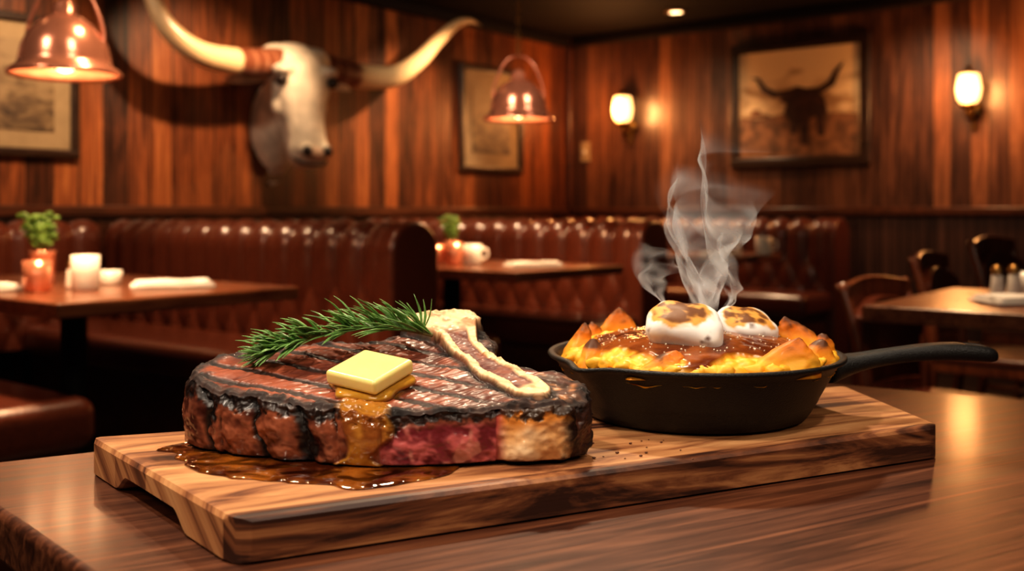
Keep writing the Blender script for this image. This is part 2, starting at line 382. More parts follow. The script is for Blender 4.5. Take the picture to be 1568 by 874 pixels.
# ------------------------------------------------------------------ pictures
def picmat(name,c1,c2,c3,sc=5):
    m,nt,b=nm(name); tc=nd(nt,'ShaderNodeTexCoord')
    sp=nd(nt,'ShaderNodeSeparateXYZ',None,{0:tc.outputs['Object']})
    mp=nd(nt,'ShaderNodeMapping',None,{'Vector':tc.outputs['Object'],'Scale':(1,1,2.2)})
    n=nd(nt,'ShaderNodeTexNoise',None,{'Vector':mp.outputs[0],'Scale':float(sc),'Detail':6.0,'Distortion':.6})
    f=math_(nt,'ADD',math_(nt,'MULTIPLY',sp.outputs[2],.7),math_(nt,'MULTIPLY',n.outputs[0],1.0))
    nt.links.new(ramp(nt,f,[(.25,c1),(.45,c2),(.6,c3)]),b.inputs['Base Color']); b.inputs['Roughness'].default_value=.55; return m
M_sketch=picmat('sketch_print',(.05,.03,.02),(.18,.12,.065),(.28,.20,.115),9)
M_canvas=picmat('canvas_landscape',(.12,.055,.025),(.46,.26,.12),(.90,.66,.38),3)
def frame(name,loc,rz,w,h,fw,matw,pic):
    g=group(name,loc,rz)
    box('frame_top',(0,-.02,h/2-fw/2),(w,.04,fw),M_frame,g,.01); box('frame_bottom',(0,-.02,-h/2+fw/2),(w,.04,fw),M_frame,g,.01)
    box('frame_side_1',(-w/2+fw/2,-.02,0),(fw,.04,h-2*fw+.01),M_frame,g,.01); box('frame_side_2',(w/2-fw/2,-.02,0),(fw,.04,h-2*fw+.01),M_frame,g,.01)
    box('mat_board',(0,-.010,0),(w-2*fw+.01,.012,h-2*fw+.01),M_mat if matw>0 else M_frame,g,0)
    box('picture',(0,-.018,0),(w-2*fw-2*matw,.006,h-2*fw-2*matw),pic,g,0)
    return g
frame('framed_sketch',uv(UC-4.66,VC,1.62),RU,.72,.70,.045,.085,M_sketch)
frame('framed_sketch',uv(UC-1.02,VC,1.70),RU,.74,.80,.045,.10,M_sketch)
g=frame('longhorn_painting',uv(UC,VC-2.02,1.78),RR,1.04,.91,.07,0,M_canvas)
M_bull=simple('painted_bull',(.055,.020,.012),rough=.5,nscale=20,var=.5); M_ground=simple('painted_ground',(.22,.095,.04),rough=.6,nscale=14,var=.6)
def poly(name,pts,mat,y): mk(name,[(x,y,z) for x,z in pts],[tuple(range(len(pts)))],mat,g,smooth=False)
poly('painted_plain',[(-.44,-.375),(.44,-.375),(.44,-.10),(.25,-.08),(.1,-.1),(-.1,-.07),(-.3,-.10),(-.44,-.08)],M_ground,-.0225)
poly('painted_bull_body',[(-.06,.10),(.0,.12),(.06,.10),(.15,.08),(.2,.02),(.22,-.08),(.19,-.12),(.2,-.24),(.15,-.24),(.14,-.1),(.09,-.12),(.08,-.30),(.03,-.30),(.02,-.14),(-.01,-.22),(-.05,-.22),(-.06,-.12),(-.10,-.06),(-.08,0),(-.13,.02),(-.12,.06)],M_bull,-.024)
poly('painted_horn_a',[(-.05,.06),(-.18,.05),(-.27,.10),(-.31,.18),(-.36,.21),(-.29,.20),(-.24,.13),(-.16,.09),(-.05,.10)],M_bull,-.025)
poly('painted_horn_b',[(.05,.06),(.18,.06),(.27,.11),(.30,.19),(.34,.27),(.27,.21),(.23,.14),(.16,.10),(.05,.10)],M_bull,-.025)
poly('painted_butte',[(-.36,-.09),(-.35,-.03),(-.29,-.03),(-.28,-.06),(-.22,-.07),(-.2,-.09)],M_ground,-.023)
# ------------------------------------------------------------------ longhorn mount
g=group('longhorn_head_mount',uv(UC-3.08,VC,0),RU)
hs=bpy.data.objects.new('skull',None); scene.collection.objects.link(hs); hs.parent=g
hs.location=(0,-.02,0); hs.rotation_euler=(0,0,math.radians(-14))
def ring_yz(cy,cz,w,d,ang,n=28,flat=0):
    out=[]
    for k in range(n):
        a=2*pi*k/n; x=w*math.cos(a); q=d*math.sin(a)
        out.append(Vector((x,-(cy+q*math.cos(ang)),cz+q*math.sin(ang))))
    return out
head=[(.26,1.97,.09,.05),(.28,1.93,.15,.09),(.31,1.87,.18,.125),(.34,1.78,.185,.15),(.37,1.69,.175,.155),(.40,1.60,.135,.135),(.43,1.50,.11,.115),(.455,1.42,.108,.105),(.475,1.35,.120,.10),(.485,1.29,.10,.08),(.49,1.255,.055,.045)]
parts=[loft([ring_yz(a,b,c,d,.22) for a,b,c,d in head])]
jaw=[(.26,1.66,.13,.09),(.31,1.53,.11,.08),(.35,1.42,.095,.06),(.39,1.30,.075,.045),(.40,1.25,.04,.03)]
parts.append(loft([ring_yz(a,b,c,d,.22) for a,b,c,d in jaw]))
neck=[(-.02,1.50,.15,.28),(.06,1.53,.15,.26),(.14,1.60,.145,.22),(.24,1.69,.14,.17),(.32,1.74,.13,.13)]
parts.append(loft([ring_yz(a,b,c,d,pi/2+.25) for a,b,c,d in neck]))
dew=[(.02,1.20,.05,.06),(.07,1.25,.06,.10),(.15,1.36,.07,.12),(.25,1.50,.08,.10)]
parts.append(loft([ring_yz(a,b,c,d,.9) for a,b,c,d in dew]))
for sx in (-1,1):
    parts.append(sphere((.065,.07,.038),(sx*.135,-.44,1.80)))
    parts.append(sphere((.045,.05,.08),(sx*.125,-.36,1.62)))
    parts.append(sphere((.045,.038,.038),(sx*.062,-.56,1.345)))
    parts.append(sphere((.10,.085,.085),(sx*.12,-.30,1.88)))
v,f=merge(parts); o=mk('head',v,f,M_hide,hs)
r=o.modifiers.new('r','REMESH'); r.mode='VOXEL'; r.voxel_size=.013; r.use_smooth_shade=True
s=o.modifiers.new('s','SMOOTH'); s.iterations=4; s.factor=.6
for sx in (-1,1):
    v,f=sphere((.036,.048,.034),(sx*.156,-.460,1.742)); mk('eye',v,f,M_dark,hs)
    v,f=sphere((.028,.024,.030),(sx*.062,-.594,1.340)); mk('nostril',v,f,M_dark,hs)
    rings=[]
    for t,w in ((0,.02),(.25,.05),(.5,.06),(.75,.045),(1,.008)):
        c=Vector((sx*(.15+.24*t),-.27+.03*t,1.78-.04*t+.03*math.sin(pi*t)))
        rings.append([c+Vector((0,.014*math.cos(2*pi*k/16),w*math.sin(2*pi*k/16))) for k in range(16)])
    v,f=loft(rings); mk('ear',v,f,M_hide,hs)
v,f=sphere((.070,.035,.040),(0,-.568,1.325)); mk('nose_pad',v,f,M_nose,hs)
tube('mouth_line',[(-.10,-.46,1.32),(-.075,-.545,1.275),(0,-.578,1.265),(.075,-.545,1.275),(.10,-.46,1.32)],.009,M_dark,hs)
def horn(pts,rad,band):
    P,R=smoothpath(pts,rad,12); v,f=tube('',pts,rad,None,None,24,12,data=True)
    col=[]; n=len(P)
    for i in range(n):
        t=i/(n-1)
        if t<band: c=(.17,.055,.028) if (int(t*90)%4)<3 else (.32,.14,.08)
        else:
            k=min(1,max(0,(t-.32)/.6)); c=(.78-.12*k,.58-.16*k,.34-.12*k)
            if t>.93: c=(.22,.13,.07)
        for q in range(24): col.append((*c,.35))
    mk('horn',v,f,M_horn,g,col=col)
N0=-.30
horn([(-.06,N0,1.885),(-.14,N0,1.87),(-.32,N0-.02,1.838),(-.55,N0-.04,1.82),(-.75,N0-.04,1.845),(-.90,N0-.02,1.944),(-.98,N0,2.083),(-1.02,N0+.02,2.22),(-1.03,N0+.04,2.33)],[.080,.083,.080,.072,.062,.051,.040,.025,.006],.35)
horn([(.06,N0,1.885),(.14,N0,1.865),(.35,N0-.02,1.838),(.70,N0-.02,1.863),(.95,N0,1.985),(1.15,N0,2.15),(1.33,N0,2.285),(1.47,N0,2.335),(1.60,N0,2.32)],[.085,.086,.080,.068,.056,.044,.032,.02,.006],.27)
# ------------------------------------------------------------------ recessed lights and added fill lights
def downlight(x,y,tgt,e,size=1.2,blend=.6,col=(1,.66,.38),rad=.05):
    g=group('recessed_downlight',(x,y,H))
    lathe('trim_ring',[(.055,-.002),(.075,-.002),(.078,-.008),(.05,-.012),(.05,-.002)],M_brass,g,seg=32)
    lathe('lens',[(0,-.006),(.05,-.006)],M_bulb,g,seg=32)
    spot('downlight_beam',(x,y,H-.03),tgt,e,size,blend,col,rad)
downlight(1.18,7.38,(1.3,7.3,0),60,1.6)
W=(1,.64,.36)
for s,z,e in ((4.6,1.5,170),(3.6,1.55,185),(1.9,1.45,270),(5.6,1.5,100)):
    a=uv(UC-s,VC-1.25); b=uv(UC-s,VC,z); downlight(a.x,a.y,tuple(b),e,1.0,.9,W)
for s,e in ((1.2,75),(2.9,100)):
    p=uv(UC-1.5,VC-s); b=uv(UC,VC-s,1.4); spot('track_beam',(p.x,p.y,H-.03),tuple(b),e,1.0,1.0,W)
b=uv(UC-3.0,VC-.3,1.7); spot('head_fill',(-2.1,4.1,2.4),tuple(b),26,.75,.8,(1,.82,.62),.04)  # added spot, lifts the unlit side of the head
b=uv(UC-1.8,VC-.3,2.0); spot('horn_fill',(-.3,4.8,2.4),tuple(b),55,.8,.8,(1,.78,.55),.05)  # added spot, brightens the dark right horn
for u_,v_,e in ((2.2,3.9,140),(4.1,3.9,140),(5.8,3.6,110),(3.2,1.2,150),(1.9,2.6,110)):
    p=uv(u_,v_); spot('table_beam',(p.x,p.y,H-.03),(p.x,p.y,0),e,1.3,.8)
downlight(-.75,.35,(-.1,.95,.8),100,.8,.8,(1,.85,.69),.07)
downlight(.75,.45,(.15,1.05,.8),48,.8,.8,(1,.85,.69),.07)
spot('table_key_beam',(.15,2.2,2.42),(.0,1.0,.8),100,.8,.8,(1,.78,.54),.06)  # added backlight for glints on steak and wood, no fixture
spot('table_side_beam',(-1.1,1.5,2.42),(-.1,.95,.8),70,.7,.8,(1,.80,.58),.06)
def area(loc,tgt,sx,sy,e,col):
    l=bpy.data.lights.new('room_fill','AREA'); l.shape='RECTANGLE'; l.size=sx; l.size_y=sy; l.energy=e; l.color=col  # added soft fill behind the camera, not a ceiling fixture
    o=bpy.data.objects.new('room_fill',l); scene.collection.objects.link(o); o.location=loc
    o.rotation_euler=(Vector(tgt)-Vector(loc)).to_track_quat('-Z','Y').to_euler()
area((-1.0,-.6,2.3),(-.3,2.5,.9),1.0,.5,17,(1,.78,.57)); area((1.3,-.4,2.3),(.5,2.5,.9),1.0,.5,14,(1,.78,.57))
# ------------------------------------------------------------------ foreground table
g=group('dining_table',(0,0,0))
tp=[(-.576,1.022),(.15,.234),(1.15,1.10),(.389,1.592)]
n=4; vs=[(x,y,.70) for x,y in tp]+[(x,y,.745) for x,y in tp]
fs=[(3,2,1,0),(4,5,6,7)]+[(i,(i+1)%4,(i+1)%4+4,i+4) for i in range(4)]
o=mk('table_top',vs,fs,M_fgtable,g); b=o.modifiers.new('b','BEVEL'); b.width=.008; b.segments=3; o.modifiers.new('w','WEIGHTED_NORMAL')
lathe('pedestal',[(0,.0),(.26,.0),(.26,.015),(.06,.05),(.045,.09),(.045,.66),(.12,.69),(.12,.70),(0,.70)],M_black,g,(.25,.98,0))
# ------------------------------------------------------------------ cutting board
A=Vector((-.416,1.006,0));B=Vector((-.2009,.734,0));C=Vector((.444,1.061,0));D=Vector((.424,1.302,0))
m,nt,b=nm('acacia_board'); 
uvn=nd(nt,'ShaderNodeUVMap'); tc=nd(nt,'ShaderNodeTexCoord')
su=nd(nt,'ShaderNodeSeparateXYZ',None,{0:uvn.outputs[0]}); so=nd(nt,'ShaderNodeSeparateXYZ',None,{0:tc.outputs['Object']})
yy=math_(nt,'ADD',su.outputs[1],math_(nt,'MULTIPLY',so.outputs[2],1.3))
cv=nd(nt,'ShaderNodeCombineXYZ',None,{0:math_(nt,'MULTIPLY',su.outputs[0],2.2),1:math_(nt,'MULTIPLY',yy,13.0),2:so.outputs[2]})
n1=nd(nt,'ShaderNodeTexNoise',None,{'Vector':cv.outputs[0],'Scale':1.7,'Detail':8.0,'Roughness':.6,'Distortion':1.8})
cv2=nd(nt,'ShaderNodeCombineXYZ',None,{0:math_(nt,'MULTIPLY',su.outputs[0],3.0),1:math_(nt,'MULTIPLY',yy,110.0),2:0.0})
n2=nd(nt,'ShaderNodeTexNoise',None,{'Vector':cv2.outputs[0],'Scale':1.5,'Detail':5.0})
st=nd(nt,'ShaderNodeTexWhiteNoise',{'noise_dimensions':'1D'},{'W':math_(nt,'FLOOR',math_(nt,'MULTIPLY',su.outputs[1],14.0))})
f=math_(nt,'ADD',math_(nt,'ADD',math_(nt,'MULTIPLY',n1.outputs[0],.92),math_(nt,'MULTIPLY',n2.outputs[0],.12)),math_(nt,'MULTIPLY',math_(nt,'SUBTRACT',st.outputs['Value'],.4),.16))
nt.links.new(ramp(nt,f,[(.38,(.040,.012,.006)),(.47,(.20,.070,.028)),(.56,(.42,.185,.074)),(.75,(.64,.34,.15))]),b.inputs['Base Color'])
b.inputs['Roughness'].default_value=.52; b.inputs['Coat Weight'].default_value=.0; bump(nt,b,n2.outputs[0],.15,.002); M_board=m
NU,NV=120,70; zt,zb=.780,.7455
def bl(u,v): return (A*(1-u)+D*u)*(1-v)+(B*(1-u)+C*u)*v
def cinset(u,v):
    r=.018
    L,W=.78,.30; x=min(u,1-u)*L; y=min(v,1-v)*W
    du=dv=0
    if x<r and y<r:
        dx=r-x; dy=r-y; d=math.hypot(dx,dy)
        if d>r: k=r/d; du=(dx-dx*k)/L*(1 if u<.5 else -1); dv=(dy-dy*k)/W*(1 if v<.5 else -1)
    return u+du,v+dv
vs=[];uvs=[]
uu=[0,.004,.010]+[.02+.96*i/(NU-6) for i in range(NU-5)]+[.99,.996,1]
vv=[0,.008,.02]+[.03+.94*i/(NV-6) for i in range(NV-5)]+[.98,.992,1]
NU=len(uu);NV=len(vv)
def ss(x,a,b): t=min(1,max(0,(x-a)/(b-a))); return t*t*(3-2*t)
for top in (1,0):
    for u in uu:
        for v in vv:
            e=min(min(u,1-u)*.78,min(v,1-v)*.3); drop=.004*(1-min(1,e/.005))**2
            a_,b_=cinset(u,v); p=bl(a_,b_)
            if top: z=zt-drop
            else:
                no=ss(v,.24,.33)*(1-ss(v,.66,.75))*(1-ss(u,.05,.09))
                no2=ss(u,.09,.11)*(1-ss(u,.93,.95))*ss(v,.1,.13)*(1-ss(v,.87,.9))
                z=zb+.015*no+.004*no2+drop*.4
            vs.append((p.x,p.y,z)); uvs.append((u*.78+.1,v*.30))
fs=[];K=NU*NV
idx=lambda t,i,j:t*K+i*NV+j
for i in range(NU-1):
    for j in range(NV-1):
        fs.append((idx(0,i,j),idx(0,i,j+1),idx(0,i+1,j+1),idx(0,i+1,j))); fs.append((idx(1,i,j),idx(1,i+1,j),idx(1,i+1,j+1),idx(1,i,j+1)))
for i in range(NU-1):
    fs.append((idx(0,i,0),idx(0,i+1,0),idx(1,i+1,0),idx(1,i,0))); fs.append((idx(0,i,NV-1),idx(1,i,NV-1),idx(1,i+1,NV-1),idx(0,i+1,NV-1)))
for j in range(NV-1):
    fs.append((idx(0,0,j),idx(1,0,j),idx(1,0,j+1),idx(0,0,j+1))); fs.append((idx(0,NU-1,j),idx(0,NU-1,j+1),idx(1,NU-1,j+1),idx(1,NU-1,j)))
o=mk('cutting_board',vs,fs,M_board,smooth=False)
ul=o.data.uv_layers.new(name='UVMap')
for l in o.data.loops: ul.data[l.index].uv=uvs[l.vertex_index]
# ------------------------------------------------------------------ steak
out=[(-.1025,.873),(-.05,.878),(-.012,.890),(.022,.889),(.052,.898),(.068,.928),(.057,.958),(.014,.976),(-.014,1.01),(-.020,1.06),(-.04,1.10),(-.095,1.105),(-.135,1.065),(-.2,1.05),(-.26,1.035),(-.297,1.005),(-.303,.965),(-.275,.930),(-.215,.902),(-.155,.882)]
def closed(pts,M):
    n=len(pts); P=np.array(pts); res=[]
    for i in range(n):
        p0,p1,p2,p3=P[i-1],P[i],P[(i+1)%n],P[(i+2)%n]
        for k in range(40):
            t=k/40; res.append(.5*((2*p1)+(p2-p0)*t+(2*p0-5*p1+4*p2-p3)*t*t+(3*p1-p0-3*p2+p3)*t**3))
    res=np.array(res); d=np.r_[0,np.cumsum(np.linalg.norm(np.diff(np.r_[res,res[:1]],axis=0),axis=1))]
    q=np.linspace(0,d[-1],M,endpoint=False); rr=np.r_[res,res[:1]]
    return np.c_[np.interp(q,d,rr[:,0]),np.interp(q,d,rr[:,1])]
MS=900; OUT=closed(out,MS); cx,cy=-.125,.968
def lerp(a,b,t): return tuple(a[i]*(1-t)+b[i]*t for i in range(len(a)))
sst=ss
BP=[(-.072,1.100),(-.050,1.035),(-.022,.975),(.018,.918)]   # bone centreline
def seg_dt(x,y,pts):
    best=9;bt=0;n=len(pts)-1
    for i in range(n):
        ax,ay=pts[i];bx,by=pts[i+1]; t=((x-ax)*(bx-ax)+(y-ay)*(by-ay))/((bx-ax)**2+(by-ay)**2)
        tc=max(0,min(1,t)); d=math.hypot(x-ax-tc*(bx-ax),y-ay-tc*(by-ay))
        if d<best: best=d; bt=(i+tc)/n
    return best,bt
def seg_d(x,y,pts): return seg_dt(x,y,pts)[0]
def ztop(x,y): return .832+.20*(y-.885)
def top(x,y,r):
    z=ztop(x,y); n1_=fnoise(x,y,0,16,3); n2_=fnoise(x+3,y,0,60,3); n3_=fnoise(x*1.0+y*.8,(y-x*.8)*4,2,40,2)
    c=lerp((.11,.026,.015),(.33,.090,.046),sst(n1_+.5*n3_,-.5,.5)); ro=.42+.10*n2_
    z+=.004*n1_+.0009*n3_+.0004*n2_
    q=(x*.42+y*.91)+.0035*n1_; gm=math.cos(2*pi*q/.0300); gk=sst(gm,.45,.80)*sst(n1_+.3*n2_,-.9,-.3)
    c=lerp(c,(.014,.006,.004),gk*.95); z-=.0012*gk; ro+=.18*gk
    e=sst(r+.045*n2_,.875,.955); ck=sst(n2_+.4*n1_,-.6,.4)
    c=lerp(c,lerp((.006,.004,.004),(.040,.016,.010),1-ck),e*.95); z+=e*(.0010+.0020*n2_); ro=ro+.25*e
    fk=sst(x-.35*(y-.93),.004,.018)*(1-sst(y,.955,.975))
    c=lerp(c,lerp((.46,.18,.05),(.06,.022,.010),sst(n2_+.6*n1_,-.6,.0)),fk*(1-.9*e)); ro+=.1*fk
    dd,t=seg_dt(x,y,BP)
    hw=.0165+.028*max(0,1-max(t,0)/.34)**1.6
    u_=dd/hw+.03*n2_
    if u_<1.5:
        en=1-sst(r,.96,.99)*(1 if y<1.0 else 0)
        bk=(1-sst(u_,.95,1.08))*en
        bc=lerp((.88,.58,.32),(.74,.40,.18),sst(n2_,0,.6))
        core=(1-sst(u_,.46,.58))*sst(t,.14,.24)*(1-sst(t,.93,.98)); bc=lerp(bc,lerp((.13,.030,.020),(.24,.07,.04),sst(n2_,0,.5)),core)
        bc=lerp(bc,(.32,.13,.06),sst(n2_,.1,.6)*.6*(1-sst(t,.1,.3)))
        bc=lerp(bc,(.03,.014,.01),sst(u_,.95,1.05)*.9)
        c=lerp(c,bc,bk); z+=bk*(.006+.012*max(0,1-t/.5))-.0022*core*bk; ro=ro*(1-bk)+.55*bk; z+=.0010*n2_*bk*(1-sst(t,.1,.3))
        gr=sst(u_,.98,1.10)*(1-sst(u_,1.25,1.5))*en; c=lerp(c,(.010,.005,.004),gr*.85); ro+=.15*gr
    gl=1-sst(seg_d(x,y,[(-.115,.935),(-.128,.905),(-.132,.870)])+.010*n1_,.018,.027)
    c=lerp(c,(.46,.20,.03),gl*.85); ro=ro*(1-gl)+.08*gl; z+=.0015*gl
    return z,c,ro
vs=[];col=[];RN=160
for i in range(RN):
    r=(i+1)/RN
    for k in range(MS):
        x=cx+(OUT[k,0]-cx)*r; y=cy+(OUT[k,1]-cy)*r
        z,c,ro=top(x,y,r)
        z-=.003*sst(r,.975,1.0)
        vs.append((x,y,z)); col.append((*[max(0,a) for a in c],min(.85,max(.06,ro))))
SN=70
nrm=[]
for k in range(MS):
    t=OUT[(k+3)%MS]-OUT[k-3]; n_=np.array([t[1],-t[0]]); nrm.append(n_/np.linalg.norm(n_))
for i in range(1,SN+1):
    kk=i/SN
    for k in range(MS):
        X,Y=OUT[k]; nx,ny=nrm[k]; zt_=vs[(RN-1)*MS+k][2]; z=zt_+(.7815-zt_)*kk
        n1_=fnoise(X,Y,z,22,4); n2_=fnoise(X+3,Y,z,75,4); nf=fnoise(X*60+z*55,Y*60,(z*.6-X*.35)*90,1,3)
        front=1 if ny<.25 else 0
        bul=.0055*math.sin(pi*min(1,kk*1.02))**.7; ro=.26+.1*n2_
        rim=1-sst(kk+.16*n2_,.14,.24); bot=sst(kk+.06*n2_,.88,.96)
        base=lerp((.065,.017,.011),(.30,.092,.046),sst(n1_+.6*nf,-.5,.5))
        off=bul
        if front and X<-.148 or (X<-.2 and not front):
            sx=(X+.011*n1_+.25*(z-.80)+.35*(Y-.9)*(1 if X<-.26 else 0)); ph=abs(math.sin(pi*(sx+.30)/(.040))); cr=1-sst(ph+.25*n1_,.10,.45)
            off+=.009*ph**.5-.007+.0012*nf; base=lerp(base,(.008,.004,.003),cr); base=lerp(base,(.46,.17,.095),sst(ph,.8,1)*.4*sst(nf,0,.5)); ro=.20+.2*cr
        elif front and X<-.112:
            pass
        elif front and X<-.014:
            ft=sst(nf,-.4,.5); base=lerp((.17,.024,.030),(.54,.13,.125),ft); base=lerp(base,(.28,.10,.055),(1-sst(kk,.14,.30))*.8); off=.002*math.sin(pi*kk)+.0012*nf; ro=.28
            base=lerp(base,(.66,.30,.23),sst(fnoise(X*30,Y,z*25,1.5,3),.18,.42)*.6)
        elif front and X<.052:
            fx=sst(X+.003*n1_,-.014,-.002); w=sst(n1_+.3*nf,-.5,.5)
            fat=lerp((.76,.40,.16),(.92,.66,.40),w); fat=lerp(fat,(.68,.26,.055),1-sst(kk+.06*n1_,.20,.46)); fat=lerp(fat,(.50,.18,.06),bot)
            base=lerp((.40,.07,.065),fat,fx); off=.006*math.sin(pi*kk)**.5+.003*n1_-.006*(1-fx); ro=.18
            ed=sst(X+.006*n2_,.040,.052); base=lerp(base,(.02,.009,.006),ed)
        else:
            base=lerp(base,(.012,.006,.005),.55+.3*sst(n2_,-.3,.3)); off+=.003*n2_; ro+=.2
        base=lerp(base,lerp((.005,.003,.003),(.035,.014,.009),sst(n2_,-.2,.6)),rim*.95); off+=rim*.003*n2_; ro+=.25*rim
        base=lerp(base,(.012,.006,.005),bot*.8)
        if front:
            wx=.013+.006*math.sin(kk*5+.5)+.012*sst(kk,.8,1); gx=abs(X+.128-.006*math.sin(kk*4))
            gl=1-sst(gx+.003*n1_,wx,wx+.006)
            base=lerp(base,lerp((.52,.24,.04),(.24,.075,.016),sst(n1_,-.1,.5)),gl*.9); off+=.004*gl; ro=ro*(1-gl)+.07*gl
        off+=.0005*n2_+.002*n1_
        off-=.008*sst(kk,.93,1)
        vs.append((X+nx*off,Y+ny*off,z)); col.append((*[max(0,a) for a in base],min(.85,max(.06,ro))))
T=RN+SN; fs=[]
for i in range(T-1):
    for k in range(MS):
        k2=(k+1)%MS; fs.append((i*MS+k,i*MS+k2,(i+1)*MS+k2,(i+1)*MS+k)[::-1])
z,c,ro=top(cx,cy,0); vs.append((cx,cy,z)); col.append((*c,ro)); ci=len(vs)-1
for k in range(MS): fs.append((ci,k,(k+1)%MS))
fs.append(tuple((T-1)*MS+k for k in range(MS))[::-1])
M_meat=vcol('seared_meat',bscale=150,bstr=.12,coat=.06,bdist=.0012,var=.18,spec=.5)
g=group('tbone_steak',(0,0,0))
mk('meat',vs,fs,M_meat,g,col=col)
# juice pool
pool=closed([(-.325,.958),(-.292,.905),(-.262,.868),(-.205,.838),(-.155,.826),(-.118,.812),(-.082,.832),(-.05,.862),(-.06,.90),(-.2,.93),(-.27,.985)],160)
pool=np.array([p+.006*noise.noise(Vector((p[0]*50,p[1]*50,0)))*np.array([1,1]) for p in pool])
pc=pool.mean(0); rings=[]
for r_,z_ in ((1,.7803),(.99,.7812),(.97,.7820),(.9,.7825),(.6,.7826),(.3,.7826),(.05,.7826)):
    rings.append([Vector((*(pc+(p-pc)*r_),z_)) for p in pool])
v,f=loft(rings)
M_juice,nt,b=nm('meat_juice'); tc=nd(nt,'ShaderNodeTexCoord'); n_=nd(nt,'ShaderNodeTexNoise',None,{'Vector':tc.outputs['Object'],'Scale':26.0,'Detail':3.0})
n2_=nd(nt,'ShaderNodeTexNoise',None,{'Vector':tc.outputs['Object'],'Scale':34.0,'Detail':0.0,'Distortion':.6})
nt.links.new(ramp(nt,n_.outputs[0],[(.42,(.06,.012,.003)),(.62,(.32,.10,.013))]),b.inputs['Base Color']); b.inputs['Roughness'].default_value=.05
b.inputs['Alpha'].default_value=.9; b.inputs['Coat Weight'].default_value=.8; b.inputs['Coat Roughness'].default_value=.03; bump(nt,b,n2_.outputs[0],1.0,.010)
nt.links.new(b.inputs['Normal'].links[0].from_socket,b.inputs['Coat Normal'])
mk('steak_juice_pool',v,f,M_juice)
parts=[]
for i in range(16):
    x=random.uniform(.06,.17); y=random.uniform(.90,.985)+.1*(x-.1); s=random.uniform(.0005,.0014)
    parts.append(sphere((s*1.4,s,s*.7),(x,y,.7805+s*.5),7,5))
v,f=merge(parts); mk('crumbs',v,f,simple('crumb',(.12,.04,.015)))
# butter
M_butter=simple('butter',(.94,.77,.31),rough=.25,nscale=30,var=.04,bmp=.05,coat=.3,sss=.3)
bt=group('butter_pat',(-.128,.923,.8565)); bt.rotation_euler=(math.radians(15),math.radians(-3),0)
box('butter_block',(0,0,0),(.058,.056,.014),M_butter,bt,.004,(0,0,math.radians(-33)),4)
rings=[]
for r_,z_ in ((1,-.013),(.97,-.0095),(.88,-.0076),(.6,-.007),(.05,-.007)):
    rings.append([Vector(((.037+.004*math.sin(3*2*pi*k/64)+.003*math.sin(5*2*pi*k/64+1))*r_*math.cos(2*pi*k/64),(.032+.004*math.sin(4*2*pi*k/64))*r_*math.sin(2*pi*k/64)-.004,z_)) for k in range(64)])
v,f=loft(rings); mk('melted_butter',v,f,simple('melted_butter',(.52,.26,.035),rough=.08,coat=.6,bmp=0,sss=.2),bt)
# rosemary
M_ros=simple('rosemary_leaf',(.15,.30,.08),rough=.38,nscale=120,var=.5,bmp=.1,coat=.15); M_stem=simple('rosemary_stem',(.20,.18,.07),rough=.6)
stem=[(-.080,1.035,.876),(-.115,1.03,.883),(-.155,1.02,.884),(-.190,1.005,.879),(-.217,.99,.871),(-.236,.98,.864)]
g=group('rosemary_sprig',(0,0,0)); tube('stem',stem,[.0022,.002,.0018,.0015,.0012,.0008],M_stem,g,8,8)
P,R=smoothpath(stem,[1]*6,30); parts=[]
nn=len(P)
for i in range(220):
    t=random.random()**.9; j=min(nn-2,int(t*(nn-1))); p=P[j]; d=(P[j+1]-P[j]).normalized()
    ang=random.uniform(-2.0,2.0); side=Vector((0,0,1)).cross(d).normalized(); up_=Vector((0,0,1))
    pr=(side*math.sin(ang)+up_*max(math.cos(ang),-.1)*1.2).normalized()
    op=random.uniform(.55,1.05); L=random.uniform(.032,.052)*(1-.35*t)
    dd=(d*math.cos(op)+pr*math.sin(op)).normalized(); w=random.uniform(.0016,.0023)
    q=[p,p+dd*L*.4,p+dd*L*.75+d*L*.06,p+dd*L+d*L*.14-Vector((0,0,.002))]
    parts.append(tube('',q,[w*.7,w,w*.8,w*.15],None,None,6,3,data=True,flat=.5))
for i in range(12):
    p=P[-1]; d=(P[-1]-P[-3]).normalized()+Vector((random.uniform(-.5,.5),random.uniform(-.5,.5),random.uniform(-.2,.6))); d.normalize()
    parts.append(tube('',[p,p+d*.014,p+d*.026],[.001,.0015,.0002],None,None,6,3,data=True,flat=.5))
p=P[12]
for dx,dz,L in ((-.2,1,.040),(.05,1,.034),(.3,1,.036),(-.5,1,.034)):
    d=Vector((dx,0,dz)).normalized(); parts.append(tube('',[p,p+d*L*.5+Vector((.003,0,0)),p+d*L],[.0011,.0017,.0002],None,None,6,3,data=True,flat=.5))
v,f=merge(parts); mk('needles',v,f,M_ros,g)
# ------------------------------------------------------------------ skillet
S=(.199,1.12,.781)
sk=group('cast_iron_skillet',S)
prof=[(0,0),(.112,0),(.119,.003),(.124,.010),(.137,.034),(.149,.056),(.1545,.0615),(.1585,.063),(.1600,.0655),(.1585,.0675),(.153,.0672),(.1485,.063),(.145,.055),(.130,.02),(.118,.010),(0,.010)]
vs=[];fs=[];SEG=160;n=len(prof)
for i in range(SEG):
    a=2*pi*i/SEG
    sp=0
    for c_ in (math.radians(218),math.radians(38)):
        d=(a-c_+pi)%(2*pi)-pi; sp+=math.exp(-(d/.13)**2)
    for r,z in prof:
        k=sp*sst(z,.035,.066) if r>.1 else 0
        rr=r+.013*k; vs.append((rr*math.cos(a),rr*math.sin(a),z-.003*k))
for i in range(SEG):
    j=(i+1)%SEG
    for k in range(n-1): fs.append((i*n+k,j*n+k,j*n+k+1,i*n+k+1))
mk('pan',vs,fs,M_castiron,sk)
